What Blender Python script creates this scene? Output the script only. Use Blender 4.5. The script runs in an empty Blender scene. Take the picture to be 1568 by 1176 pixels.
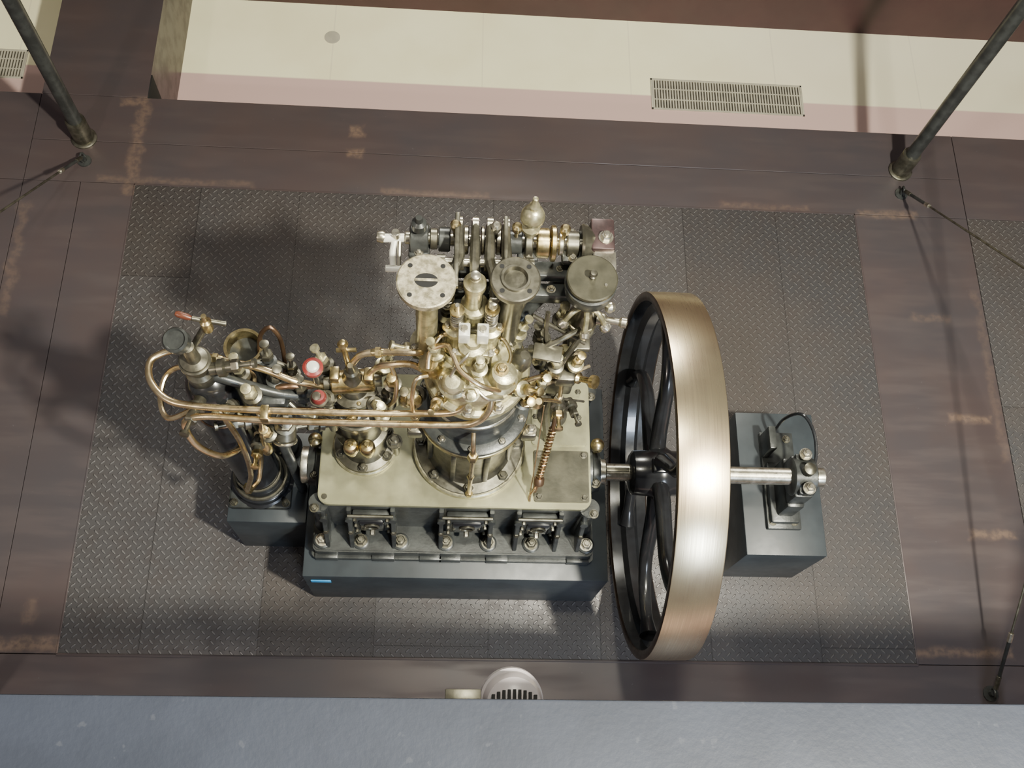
import bpy, bmesh, math, random
from mathutils import Vector, Matrix
random.seed(4)
SC=bpy.context.scene
COL=SC.collection
# ------------------------------------------------------------------ materials
def nodes(name):
    m=bpy.data.materials.new(name);m.use_nodes=True
    nt=m.node_tree;b=nt.nodes['Principled BSDF'];return m,nt,b
def MN(nt,op,a,b=None,c=None,clamp=False):
    n=nt.nodes.new('ShaderNodeMath');n.operation=op;n.use_clamp=clamp
    for i,v in enumerate((a,b,c)):
        if v is None: continue
        if isinstance(v,(int,float)): n.inputs[i].default_value=v
        else: nt.links.new(v,n.inputs[i])
    return n.outputs[0]
def MIX(nt,fac,a,b):
    n=nt.nodes.new('ShaderNodeMix');n.data_type='RGBA'
    for s,v in ((n.inputs[0],fac),(n.inputs[6],a),(n.inputs[7],b)):
        if isinstance(v,(int,float)): s.default_value=v
        elif isinstance(v,tuple): s.default_value=(v+(1,))[:4]
        else: nt.links.new(v,s)
    return n.outputs[2]
def NOISE(nt,vec,scale,detail=3,rough=.55):
    n=nt.nodes.new('ShaderNodeTexNoise');n.inputs['Scale'].default_value=scale
    n.inputs['Detail'].default_value=detail;n.inputs['Roughness'].default_value=rough
    nt.links.new(vec,n.inputs['Vector']);return n.outputs[0]
def POS(nt):
    return nt.nodes.new('ShaderNodeNewGeometry').outputs['Position']
def STEP(nt,x,lo,hi):
    n=nt.nodes.new('ShaderNodeMapRange');n.interpolation_type='SMOOTHSTEP'
    nt.links.new(x,n.inputs[0]);n.inputs[1].default_value=lo;n.inputs[2].default_value=hi
    return n.outputs[0]
def simple(name,c1,c2=None,metal=0.,rough=.4,scale=9.,rv=.15,bump=0.,coat=0.):
    m,nt,b=nodes(name);p=POS(nt)
    c2=c2 or tuple(x*.7 for x in c1)
    n=NOISE(nt,p,scale,4);s=STEP(nt,n,.35,.65)
    nt.links.new(MIX(nt,s,c1,c2),b.inputs['Base Color'])
    b.inputs['Metallic'].default_value=metal
    n2=NOISE(nt,p,scale*3.1,3)
    nt.links.new(MN(nt,'MULTIPLY_ADD',n2,rv*2,rough-rv),b.inputs['Roughness'])
    if coat: b.inputs['Coat Weight'].default_value=coat
    if bump:
        bn=nt.nodes.new('ShaderNodeBump');bn.inputs['Strength'].default_value=bump;bn.inputs['Distance'].default_value=.004
        nt.links.new(NOISE(nt,p,scale*6,4),bn.inputs['Height']);nt.links.new(bn.outputs[0],b.inputs['Normal'])
    return m
MAT={}
MAT['iron']=simple('painted_dark_iron',(.052,.056,.054),(.030,.032,.031),.3,.34,14,.1,.15)
MAT['black']=simple('gloss_black_paint',(.014,.015,.017),(.010,.010,.011),0,.22,8,.07,0,.3)
MAT['plinth']=simple('plinth_paint',(.029,.036,.041),(.022,.027,.031),0,.42,5,.08,.05)
MAT['gun']=simple('gunmetal',(.19,.18,.14),(.095,.09,.068),.85,.36,16,.12,.05)
MAT['steel']=simple('bright_steel',(.62,.59,.49),(.38,.355,.28),.95,.30,22,.1)
MAT['olive']=simple('bare_cast_plate',(.32,.31,.19),(.235,.225,.14),.55,.38,7,.1,.05)
MAT['head']=simple('cast_head_metal',(.58,.54,.35),(.32,.295,.18),.8,.34,26,.12,.15)
MAT['brass']=simple('brass',(.68,.56,.30),(.40,.32,.15),1.,.30,25,.1)
MAT['copper']=simple('copper_pipe',(.82,.67,.42),(.58,.45,.25),1.,.30,14,.1)
MAT['dcopper']=simple('dark_copper',(.24,.15,.09),(.13,.08,.05),.9,.4,14,.1)
MAT['white']=simple('white_enamel',(.74,.73,.66),(.6,.6,.53),.2,.3,10,.05)
MAT['lamp']=simple('lamp_housing_paint',(.44,.40,.41),(.39,.36,.37),0,.35,10,.05)
MAT['red']=simple('red_enamel',(.20,.03,.025),(.13,.02,.02),0,.35,10,.05)
MAT['maroonmetal']=simple('oxidised_cam_steel',(.08,.05,.05),(.045,.03,.03),.6,.38,20,.1)
MAT['wood']=simple('dark_wood',(.10,.03,.015),None,0,.35,18,.05)
MAT['blue']=simple('blue_label',(.03,.30,.62),(.03,.26,.55),0,.4,30,.02)
MAT['disc']=simple('weathered_disc',(.56,.51,.37),(.22,.20,.13),.6,.42,34,.1,.3)
MAT['cover']=simple('dark_cover_plate',(.085,.080,.055),(.05,.048,.033),.5,.4,10,.1,.1)
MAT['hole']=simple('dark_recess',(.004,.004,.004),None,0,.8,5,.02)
MAT['rimdark']=simple('rim_edge_bronze',(.10,.065,.045),(.06,.04,.028),.8,.35,10,.1)
def rim_mat():
    m,nt,b=nodes('turned_rim_metal');p=POS(nt)
    mp=nt.nodes.new('ShaderNodeMapping');mp.inputs['Scale'].default_value=(90,1.2,1.2);nt.links.new(p,mp.inputs[0])
    a=NOISE(nt,mp.outputs[0],2.,4);c=NOISE(nt,p,2.6,3)
    col=MIX(nt,STEP(nt,a,.3,.7),(.64,.54,.35),(.53,.44,.28))
    col=MIX(nt,STEP(nt,c,.42,.72),col,(.44,.34,.23))
    nt.links.new(col,b.inputs['Base Color']);b.inputs['Metallic'].default_value=.97
    nt.links.new(MN(nt,'MULTIPLY_ADD',a,.14,.22),b.inputs['Roughness'])
    bn=nt.nodes.new('ShaderNodeBump');bn.inputs['Strength'].default_value=.08;bn.inputs['Distance'].default_value=.002
    nt.links.new(a,bn.inputs['Height']);nt.links.new(bn.outputs[0],b.inputs['Normal']);return m
MAT['rim']=rim_mat()
def diamond():
    m,nt,b=nodes('diamond_tread_plate');p=POS(nt)
    sx=nt.nodes.new('ShaderNodeSeparateXYZ');nt.links.new(p,sx.inputs[0]);x,y=sx.outputs[0],sx.outputs[1]
    s=.040*math.sqrt(2)
    u=MN(nt,'DIVIDE',MN(nt,'ADD',x,y),s);v=MN(nt,'DIVIDE',MN(nt,'SUBTRACT',x,y),s)
    A=MN(nt,'SUBTRACT',MN(nt,'FRACT',u),.5);B=MN(nt,'SUBTRACT',MN(nt,'FRACT',v),.5)
    par=MN(nt,'FLOORED_MODULO',MN(nt,'ADD',MN(nt,'FLOOR',u),MN(nt,'FLOOR',v)),2.)
    def ell(a,bb):
        q=MN(nt,'POWER',MN(nt,'ABSOLUTE',MN(nt,'DIVIDE',a,.49)),2.);w=MN(nt,'POWER',MN(nt,'ABSOLUTE',MN(nt,'DIVIDE',bb,.15)),2.)
        return MN(nt,'SUBTRACT',1.,MN(nt,'ADD',q,w),clamp=True)
    e1=ell(A,B);e2=ell(B,A)
    h=MN(nt,'ADD',MN(nt,'MULTIPLY',e1,par),MN(nt,'MULTIPLY',e2,MN(nt,'SUBTRACT',1.,par)))
    hs=STEP(nt,h,.0,.6)
    W=.655
    px=MN(nt,'DIVIDE',MN(nt,'ADD',x,2.33),W);pid=MN(nt,'FLOOR',px)
    py=MN(nt,'DIVIDE',MN(nt,'ADD',y,MN(nt,'MULTIPLY',pid,.77)),3.1);pid2=MN(nt,'FLOOR',py)
    cb=nt.nodes.new('ShaderNodeCombineXYZ');nt.links.new(pid,cb.inputs[0]);nt.links.new(pid2,cb.inputs[1])
    wn=nt.nodes.new('ShaderNodeTexWhiteNoise');wn.noise_dimensions='2D';nt.links.new(cb.outputs[0],wn.inputs['Vector'])
    rnd=wn.outputs['Value']
    ex=MN(nt,'ABSOLUTE',MN(nt,'SUBTRACT',MN(nt,'FRACT',px),.5))
    seam=STEP(nt,ex,.495,.498)
    ey=MN(nt,'ABSOLUTE',MN(nt,'SUBTRACT',MN(nt,'FRACT',py),.5));seam=MN(nt,'MAXIMUM',seam,STEP(nt,ey,.4988,.4995))
    n1=STEP(nt,NOISE(nt,p,1.3,4),.35,.65);n2=STEP(nt,NOISE(nt,p,9,5),.4,.7)
    base=MIX(nt,n1,(.072,.062,.056),(.056,.054,.056))
    base=MIX(nt,MN(nt,'MULTIPLY',rnd,.7),base,(.090,.085,.085))
    base=MIX(nt,MN(nt,'MULTIPLY',n2,.4),base,(.046,.034,.030))
    top=MIX(nt,rnd,(.15,.137,.127),(.22,.21,.205))
    col=MIX(nt,MN(nt,'MULTIPLY',hs,.5),base,top)
    col=MIX(nt,MN(nt,'MULTIPLY',seam,.6),col,(.015,.013,.012))
    nt.links.new(col,b.inputs['Base Color']);b.inputs['Metallic'].default_value=.3
    r=MN(nt,'SUBTRACT',MN(nt,'MULTIPLY_ADD',n2,.15,.40),MN(nt,'MULTIPLY',hs,.10));nt.links.new(r,b.inputs['Roughness'])
    bn=nt.nodes.new('ShaderNodeBump');bn.inputs['Strength'].default_value=.9;bn.inputs['Distance'].default_value=.005
    nt.links.new(hs,bn.inputs['Height']);nt.links.new(bn.outputs[0],b.inputs['Normal']);return m
MAT['diamond']=diamond()
def border():
    m,nt,b=nodes('mill_scale_steel_sheet');p=POS(nt)
    sx=nt.nodes.new('ShaderNodeSeparateXYZ');nt.links.new(p,sx.inputs[0])
    nz=nt.nodes.new('ShaderNodeTexNoise');nz.inputs['Scale'].default_value=9;nz.inputs['Detail'].default_value=4;nt.links.new(p,nz.inputs['Vector'])
    s2=nt.nodes.new('ShaderNodeSeparateColor');nt.links.new(nz.outputs['Color'],s2.inputs[0])
    x=MN(nt,'MULTIPLY_ADD',MN(nt,'SUBTRACT',s2.outputs[0],.5),.14,sx.outputs[0])
    y=MN(nt,'MULTIPLY_ADD',MN(nt,'SUBTRACT',s2.outputs[1],.5),.06,sx.outputs[1])
    boxes=[(-1.85,3.82,.5,.008,.32),(-.1,3.81,.35,.006,.4),(2.2,3.82,.3,.008,.3),(3.05,3.80,.2,.015,.45),(-2.15,4.1,.03,.38,.4),(-.68,4.29,.03,.03,.6),(-.67,4.11,.03,.015,.6),
      (3.41,2.28,.12,.012,.6),(3.42,1.51,.12,.010,.55),(3.25,3.0,.12,.015,.25),(3.1,.79,.3,.010,.55),(-2.45,.77,.35,.025,.65),(-2.30,.95,.02,.06,.3),(-2.8,3.2,.02,.4,.25),(3.6,2.6,.01,.6,.2),(-2.2,4.45,.08,.015,.5)]
    tot=None
    for cx,cy,hx,hy,a in boxes:
        dx=MN(nt,'SUBTRACT',MN(nt,'ABSOLUTE',MN(nt,'SUBTRACT',x,cx)),hx);dy=MN(nt,'SUBTRACT',MN(nt,'ABSOLUTE',MN(nt,'SUBTRACT',y,cy)),hy)
        d=MN(nt,'MAXIMUM',dx,dy);k=MN(nt,'MULTIPLY',STEP(nt,d,.035,-.01),a)
        tot=k if tot is None else MN(nt,'MAXIMUM',tot,k)
    fine=STEP(nt,NOISE(nt,p,26,5),.35,.62)
    rust=MN(nt,'MULTIPLY',tot,MN(nt,'MULTIPLY_ADD',fine,.6,.3),clamp=True)
    n1=STEP(nt,NOISE(nt,p,1.1,4),.3,.7);mp=nt.nodes.new('ShaderNodeMapping');mp.inputs['Scale'].default_value=(.5,3,3);nt.links.new(p,mp.inputs[0])
    n2=STEP(nt,NOISE(nt,mp.outputs[0],3,4),.4,.7)
    col=MIX(nt,n1,(.074,.054,.052),(.060,.052,.056));col=MIX(nt,MN(nt,'MULTIPLY',n2,.3),col,(.082,.062,.058))
    sp=STEP(nt,NOISE(nt,p,45,2),.72,.78);col=MIX(nt,MN(nt,'MULTIPLY',sp,.3),col,(.16,.15,.15))
    col=MIX(nt,rust,col,(.24,.16,.11))
    nt.links.new(col,b.inputs['Base Color']);b.inputs['Metallic'].default_value=.25
    nt.links.new(MN(nt,'MULTIPLY_ADD',n2,.12,.36),b.inputs['Roughness']);return m
MAT['border']=border()
def creamfloor():
    m,nt,b=nodes('cream_stone_floor');p=POS(nt)
    sx=nt.nodes.new('ShaderNodeSeparateXYZ');nt.links.new(p,sx.inputs[0])
    n=STEP(nt,NOISE(nt,p,1.5,4),.35,.7)
    col=MIX(nt,n,(.90,.87,.58),(.84,.80,.52))
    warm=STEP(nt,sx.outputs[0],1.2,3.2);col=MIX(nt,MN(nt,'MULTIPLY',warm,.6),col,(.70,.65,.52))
    fx=MN(nt,'ABSOLUTE',MN(nt,'SUBTRACT',MN(nt,'FRACT',MN(nt,'DIVIDE',MN(nt,'ADD',sx.outputs[0],.98),1.2)),.5))
    col=MIX(nt,MN(nt,'MULTIPLY',STEP(nt,fx,.494,.498),.3),col,(.5,.45,.38))
    pk=STEP(nt,sx.outputs[1],5.235,5.215);col=MIX(nt,pk,col,(.55,.39,.36))
    nt.links.new(col,b.inputs['Base Color']);b.inputs['Roughness'].default_value=.45;return m
MAT['cream']=creamfloor()
MAT['maroon']=simple('maroon_wall_paint',(.050,.018,.020),(.042,.016,.018),0,.5,2,.1)
MAT['grille']=simple('vent_grille_metal',(.50,.48,.38),(.42,.40,.32),.2,.45,8,.1)
def ledge():
    m,nt,b=nodes('blue_grey_painted_beam');p=POS(nt)
    n=STEP(nt,NOISE(nt,p,5,5),.3,.7);n2=NOISE(nt,p,60,4);sp=STEP(nt,NOISE(nt,p,22,3),.66,.72)
    col=MIX(nt,n,(.025,.030,.045),(.019,.023,.035));col=MIX(nt,MN(nt,'MULTIPLY',sp,.35),col,(.055,.06,.075))
    nt.links.new(col,b.inputs['Base Color']);b.inputs['Roughness'].default_value=.55
    b.inputs['Specular IOR Level'].default_value=.3
    bn=nt.nodes.new('ShaderNodeBump');bn.inputs['Strength'].default_value=.3;bn.inputs['Distance'].default_value=.003
    nt.links.new(n2,bn.inputs['Height']);nt.links.new(bn.outputs[0],b.inputs['Normal']);return m
MAT['ledge']=ledge()
# ------------------------------------------------------------------ mesh builder
class MB:
    def __init__(s,name,parent=None):
        s.name=name;s.parent=parent;s.bm=bmesh.new();s.slots=[]
    def mi(s,mat):
        if mat not in s.slots: s.slots.append(mat)
        return s.slots.index(mat)
    def lathe(s,prof,o,mat,axis=(0,0,1),seg=32,cap=True):
        R=Vector((0,0,1)).rotation_difference(Vector(axis).normalized()).to_matrix();o=Vector(o);k=s.mi(mat);rings=[]
        for r,h in prof:
            if r<1e-6: rings.append([s.bm.verts.new(o+R@Vector((0,0,h)))])
            else: rings.append([s.bm.verts.new(o+R@Vector((r*math.cos(2*math.pi*i/seg),r*math.sin(2*math.pi*i/seg),h))) for i in range(seg)])
        def face(vs):
            try: fc=s.bm.faces.new(vs);fc.material_index=k;fc.smooth=True
            except ValueError: pass
        for a,b in zip(rings,rings[1:]):
            for i in range(seg):
                j=(i+1)%seg
                if len(a)==1 and len(b)==1: continue
                if len(a)==1: face([a[0],b[i],b[j]])
                elif len(b)==1: face([a[i],a[j],b[0]])
                else: face([a[i],a[j],b[j],b[i]])
        if cap:
            if len(rings[0])>2: face(rings[0][::-1])
            if len(rings[-1])>2: face(rings[-1])
        return s
    def cyl(s,p0,p1,r,mat,seg=24,bev=None,r2=None):
        p0=Vector(p0);p1=Vector(p1);L=(p1-p0).length;r2=r if r2 is None else r2
        bev=min(r,r2)*.12 if bev is None else bev
        return s.lathe([(max(r-bev,1e-5),0),(r,bev),(r2,L-bev),(max(r2-bev,1e-5),L)],p0,mat,p1-p0,seg)
    def hexn(s,o,r,h,mat,axis=(0,0,1),seg=6):
        return s.lathe([(r,0),(r,h*.8),(r*.82,h)],o,mat,axis,seg)
    def nut(s,o,r,mat='gun',axis=(0,0,1),stud=True):
        o=Vector(o);a=Vector(axis).normalized()
        s.lathe([(r*1.3,0),(r*1.3,r*.2)],o,mat,axis,16);s.hexn(o+a*r*.2,r,r*.9,mat,axis)
        if stud: s.cyl(o+a*r,o+a*r*1.7,r*.5,mat,10)
    def box(s,lo,hi,mat,bev=.004,rot=None,seg=2):
        lo=Vector(lo);hi=Vector(hi);c=(lo+hi)/2;d=hi-lo
        t=bmesh.new();bmesh.ops.create_cube(t,size=1);bmesh.ops.scale(t,vec=d,verts=t.verts)
        if bev: bmesh.ops.bevel(t,geom=t.edges[:]+t.verts[:],offset=bev,segments=seg,affect='EDGES',profile=.5)
        s._add(t,mat,c,rot)
    def _add(s,t,mat,c,rot=None):
        k=s.mi(mat);M=rot.to_3x3() if rot else Matrix.Identity(3);mp={}
        for v in t.verts: mp[v]=s.bm.verts.new(Vector(c)+M@v.co)
        for fc in t.faces:
            try: g=s.bm.faces.new([mp[v] for v in fc.verts]);g.material_index=k;g.smooth=True
            except ValueError: pass
        t.free()
    def prism(s,pts,z0,z1,mat,bev=.003,M=None):
        t=bmesh.new();vs=[t.verts.new((x,y,z0)) for x,y in pts];fc=t.faces.new(vs)
        r=bmesh.ops.extrude_face_region(t,geom=[fc]);nv=[e for e in r['geom'] if isinstance(e,bmesh.types.BMVert)]
        for v in nv: v.co.z=z1
        bmesh.ops.recalc_face_normals(t,faces=t.faces[:])
        if bev: 
            ed=[e for e in t.edges if abs(e.verts[0].co.z-e.verts[1].co.z)<1e-6]
            bmesh.ops.bevel(t,geom=ed,offset=bev,segments=2,affect='EDGES')
        if M: bmesh.ops.transform(t,matrix=M,verts=t.verts)
        s._add(t,mat,(0,0,0))
    def tube(s,pts,r,mat,seg=10,sub=6,closed=False):
        P=[Vector(p) for p in pts];n=len(P);Q=[]
        if n==2: Q=P
        else:
            rng=n if closed else n-1
            for i in range(rng):
                if closed: a,b,c,d=P[(i-1)%n],P[i],P[(i+1)%n],P[(i+2)%n]
                else: a,b,c,d=P[max(i-1,0)],P[i],P[i+1],P[min(i+2,n-1)]
                for j in range(sub):
                    t=j/sub;Q.append(.5*((2*b)+(c-a)*t+(2*a-5*b+4*c-d)*t*t+(3*b-a-3*c+d)*t**3))
            if not closed: Q.append(P[-1])
        k=s.mi(mat);rings=[];N=None;m=len(Q)
        for i,q in enumerate(Q):
            T=(Q[(i+1)%m]-Q[i-1]) if closed else (Q[min(i+1,m-1)]-Q[max(i-1,0)])
            if T.length<1e-9: T=Vector((0,0,1))
            T.normalize()
            if N is None: N=T.orthogonal().normalized()
            N=(N-T*N.dot(T)).normalized();B=T.cross(N)
            rr=r(i/(m-1)) if callable(r) else r
            rings.append([s.bm.verts.new(q+rr*(N*math.cos(2*math.pi*a/seg)+B*math.sin(2*math.pi*a/seg))) for a in range(seg)])
        pr=list(zip(rings,rings[1:]))+([(rings[-1],rings[0])] if closed else [])
        for a,b in pr:
            for i in range(seg):
                j=(i+1)%seg;g=s.bm.faces.new([a[i],a[j],b[j],b[i]]);g.material_index=k;g.smooth=True
        if not closed:
            for rg in (rings[0][::-1],rings[-1]):
                g=s.bm.faces.new(rg);g.material_index=k
    def torus(s,c,R,r,mat,axis=(0,0,1),seg=32):
        M=Vector((0,0,1)).rotation_difference(Vector(axis).normalized()).to_matrix()
        s.tube([Vector(c)+M@Vector((R*math.cos(2*math.pi*i/seg),R*math.sin(2*math.pi*i/seg),0)) for i in range(seg)],r,mat,8,1,True)
    def ring_nuts(s,c,R,n,r,mat,z0=0,a0=0,stud=True):
        for i in range(n):
            a=a0+2*math.pi*i/n;s.nut((c[0]+R*math.cos(a),c[1]+R*math.sin(a),c[2]),r,mat,stud=stud)
    def valve(s,p,ax_=(0,0,1),k=1.,m='gun',top='brass'):
        s.lathe([(.026*k,0),(.026*k,.03*k),(.038*k,.035*k),(.038*k,.06*k),(.024*k,.065*k),(.024*k,.09*k)],p,m,ax_,20)
        q=Vector(p)+Vector(ax_).normalized()*.09*k;s.hexn(q,.028*k,.03*k,top,ax_)
        s.lathe([(.010*k,.03*k),(.010*k,.08*k),(.02*k,.082*k),(.02*k,.095*k),(0,.1*k)],q,top,ax_,14)
    def union(s,p,ax_,m='brass',k=1.):
        p=Vector(p);a=Vector(ax_).normalized()
        s.lathe([(.013*k,-.03*k),(.016*k,-.02*k),(.016*k,.02*k),(.013*k,.03*k)],p,m,a,16);s.hexn(p-a*.012*k,.022*k,.024*k,m,a)
    def done(s,angle=35):
        bmesh.ops.recalc_face_normals(s.bm,faces=s.bm.faces[:])
        me=bpy.data.meshes.new(s.name);s.bm.to_mesh(me);s.bm.free()
        for k in s.slots: me.materials.append(MAT[k])
        try: me.set_sharp_from_angle(angle=math.radians(angle))
        except Exception: pass
        ob=bpy.data.objects.new(s.name,me);COL.objects.link(ob)
        if s.parent: ob.parent=s.parent
        return ob
def empty(name):
    e=bpy.data.objects.new(name,None);e.empty_display_size=.2;COL.objects.link(e);return e
def rrect(x0,x1,y0,y1,r,n=6):
    o=[]
    for cx,cy,a in ((x1-r,y1-r,0),(x0+r,y1-r,90),(x0+r,y0+r,180),(x1-r,y0+r,270)):
        for i in range(n+1):
            t=math.radians(a+90*i/n);o.append((cx+r*math.cos(t),cy+r*math.sin(t)))
    return o
# ------------------------------------------------------------------ surroundings
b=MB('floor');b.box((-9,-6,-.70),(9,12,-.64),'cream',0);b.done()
b=MB('wall_back');b.box((-9,5.97,-.64),(9,6.12,3.2),'maroon',0);b.done()
YF=.225
b=MB('platform_tread_floor');b.box((-2.118,.722,-.64),(2.828,3.788,0),'diamond',.001)
b.box((3.645,YF,-.64),(7.5,3.788,0),'diamond',.001);b.done()
b=MB('platform_steel_border')
for lo,hi in [((-2.842,3.792),(3.64,4.112)),((-2.842,4.116),(3.64,4.488)),((3.645,3.792),(7.5,4.488)),((-7.5,3.792),(-2.846,4.488)),
   ((-2.47,.722),(-2.122,3.788)),((-2.842,.722),(-2.474,3.788)),((-3.62,YF),(-2.846,3.788)),((-7.5,YF),(-3.625,3.788)),
   ((2.832,.722),(3.64,3.788)),((-2.842,-1.5),(3.64,.718)),((-2.842,4.492),(-2.13,5.965))]:
    b.box((lo[0],lo[1],-.64),(hi[0],hi[1],0),'border',.0015,seg=1)
b.box((-2.12,3.78,0),(2.83,3.792,.004),'border',.001);b.box((-2.122,.72,0),(-2.112,3.79,.004),'border',.001);b.box((2.822,.72,0),(2.834,3.79,.004),'border',.001);b.box((-2.12,.71,0),(2.83,.724,.004),'border',.001)
b.box((-2.135,4.495,-.635),(-2.122,4.69,-.004),'hole',.001)  # solid near-black box: shade of a corner recess painted on the beam side
b.done()
def grille(name,x0,x1,y0,y1):
    b=MB(name);z=-.64
    for lo,hi in (((x0,y0),(x1,y0+.015)),((x0,y1-.015),(x1,y1)),((x0,y0),(x0+.015,y1)),((x1-.015,y0),(x1,y1))):
        b.box((lo[0],lo[1],z),(hi[0],hi[1],z+.008),'grille',.001)
    b.box((x0+.01,y0+.01,z),(x1-.01,y1-.01,z+.001),'gun',0)
    n=int((x1-x0)/.022)
    for i in range(1,n): 
        x=x0+(x1-x0)*i/n;b.box((x-.006,y0+.01,z+.001),(x+.006,y1-.01,z+.006),'grille',0)
    for k in (1,2): 
        y=y0+(y1-y0)*k/3;b.box((x0+.01,y-.004,z+.002),(x1-.01,y+.004,z+.007),'grille',0)
    b.done()
grille('floor_vent_grille',1.58,2.83,5.09,5.39);grille('floor_vent_grille.001',-4.5,-3.31,5.09,5.36)
b=MB('round_floor_cover');b.lathe([(.062,0),(.062,.004),(.052,.006),(.0,.006)],(-.99,5.64,-.64),'grille');b.done()
b=MB('balcony_edge_beam');b.box((-6,-.7,3.36),(6,.21,3.5),'ledge',.006)
for x in (-5.9,5.9): b.box((x-.1,-.5,-.64),(x+.1,-.3,3.36),'ledge',.006)
b.done()
def pole(name,x,y):
    b=MB(name)
    b.lathe([(.085,0),(.085,.012),(.072,.02),(.068,.02)],(x,y,0),'gun')
    b.lathe([(.066,.01),(.066,.20),(.062,.21),(.052,.21)],(x,y,0),'gun');b.cyl((x,y,.2),(x,y,7.2),.047,'iron',24);b.done()
pole('support_pole',-2.5,4.13);pole('support_pole.001',3.21,4.165);pole('support_pole.002',3.24,.42);pole('support_pole.003',-2.5,.42)
def cable(name,p0,p1):
    b=MB(name);p0=Vector(p0);p1=Vector(p1);d=(p1-p0).normalized()
    b.lathe([(.045,0),(.045,.01),(.02,.014),(.018,.04)],(p0.x,p0.y,0),'iron')
    b.torus(p0+Vector((0,0,.045)),.028,.008,'iron',(1,0,.3),20);q=p0+Vector((0,0,.05))
    b.cyl(q+d*.03,q+d*.12,.014,'gun',12);b.cyl(q+d*.12,q+d*.36,.011,'iron',12);b.cyl(q+d*.36,q+d*.42,.015,'steel',8);b.cyl(q+d*.4,p1,.007,'gun',8)
    b.done()
cable('tension_cable',(-2.47,3.95,0),(-2.5,.42,3.30));cable('tension_cable.001',(3.19,3.97,0),(3.24,.42,3.30));cable('tension_cable.002',(3.24,.56,0),(3.21,4.165,3.55))
def spot(name,x,tag=False):
    b=MB(name);c=Vector((x,.232,3.06));ax=Vector((.0,.22,-.97)).normalized()
    b.lathe([(.0,-.03),(.05,-.026),(.075,-.008),(.083,.02),(.083,.07),(.09,.075),(.09,.11),(.078,.11),(.075,.09),(0,.09)],c,'lamp',ax,40)
    for i in range(9):
        t=-.058+i*.0145;w=math.sqrt(max(.075**2-t*t,0))
        b.box((c.x+t-.0045,c.y-w*.9,c.z-.02),(c.x+t+.0045,c.y+w*.50,c.z+.040),'hole',.001)
    b.box((x-.03,.05,3.02),(x+.03,.19,3.07),'gun',.004);b.box((x-.02,.06,3.06),(x+.02,.10,3.362),'gun',.003)
    if tag: b.box((x-.19,.21,3.05),(x-.09,.272,3.062),'gun',.002);b.cyl((x-.1,.235,3.05),(x-.05,.22,3.05),.01,'gun')
    b.done()
spot('spotlight',.215,True);spot('spotlight.001',-1.33)
# ------------------------------------------------------------------ plinths
b=MB('engine_plinth');b.box((-.72,1.06,0),(.90,2.17,.6),'plinth',.006);b.box((-.685,1.055,.46),(-.58,1.0605,.505),'blue',.001)
b.done()
b=MB('bottle_plinth');b.box((-1.145,1.35,0),(-.725,1.86,.58),'plinth',.006);b.done()
b=MB('outboard_bearing')
b.box((1.67,1.22,0),(2.12,2.05,.6),'plinth',.006)
b.box((1.79,1.36,.6),(1.98,1.92,.635),'iron',.006)
b.box((1.83,1.42,.63),(1.93,1.70,.86),'iron',.02);b.box((1.80,1.385,.63),(1.96,1.73,.68),'iron',.012)
b.lathe([(.085,-.065),(.1,-.055),(.1,.055),(.085,.065)],(1.88,1.556,.97),'iron',(1,0,0))
b.box((1.83,1.44,.84),(1.93,1.67,.99),'iron',.015);b.box((1.84,1.445,.99),(1.92,1.665,1.035),'iron',.012)
for y in (1.465,1.648): b.cyl((1.88,y,1.0),(1.88,y,1.07),.024,'gun');b.nut((1.88,y,1.07),.026,'steel')
b.lathe([(.02,0),(.02,.04),(.032,.05),(.032,.09),(.01,.1),(0,.1)],(1.88,1.556,1.03),'gun')
for x,y in ((1.82,1.40),(1.94,1.40),(1.82,1.88),(1.94,1.88)): b.nut((x,y,.635),.018,'gun')
b.tube([(1.86,1.90,.63),(1.86,1.92,.85),(1.90,1.89,1.02),(1.95,1.80,1.03),(1.965,1.68,1.0),(1.94,1.58,.98)],.009,'black')
b.box((1.79,1.77,.63),(1.83,1.9,.80),'iron',.006)
b.done()
# ------------------------------------------------------------------ flywheel
fw=empty('flywheel')
R=.939;CX,CY,CZ=1.122,1.556,.972
b=MB('rim',fw)
ho=.112
b.lathe([(R,-ho),(R+.001,-ho+.004),(R+.003,0),(R+.001,ho-.004),(R,ho)],(CX,CY,CZ),'rim',(1,0,0),128,False)
b.lathe([(R,-ho),(R-.006,-ho-.003),(R-.035,-ho-.003),(R-.045,-ho+.005)],(CX,CY,CZ),'rimdark',(1,0,0),128,False)
b.lathe([(R,ho),(R-.006,ho+.003),(R-.035,ho+.003),(R-.045,ho-.005)],(CX,CY,CZ),'rimdark',(1,0,0),128,False)
b.lathe([(R-.045,-ho+.005),(R-.05,-.05),(R-.085,-.025),(R-.085,.025),(R-.05,.05),(R-.045,ho-.005)],(CX,CY,CZ),'black',(1,0,0),128,False)
b.done(40)
b=MB('spokes',fw)
for i in range(6):
    a0=math.radians(60*i+18)
    pts=[]
    for t in (0,.15,.35,.55,.75,.9,1.):
        r=.09+t*(R-.075-.09);a=a0+.40*math.sin(t*math.pi)+.15*t
        pts.append((CX-.012,CY+r*math.cos(a),CZ+r*math.sin(a)))
    b.tube(pts,lambda u:.046-.016*u if u<.85 else .0324+ (u-.85)*.12,'black',14,8)
b.done()
b=MB('hub',fw)
b.lathe([(.045,-.16),(.095,-.155),(.115,-.14),(.12,-.06),(.14,-.03),(.14,.03),(.12,.06),(.115,.13),(.095,.145),(.045,.15)],(CX,CY,CZ),'black',(1,0,0),40)
b.box((CX-.06,CY-.04,CZ+.10),(CX+.06,CY+.04,CZ+.15),'black',.012)
b.done()
b=MB('shaft',fw)
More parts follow.
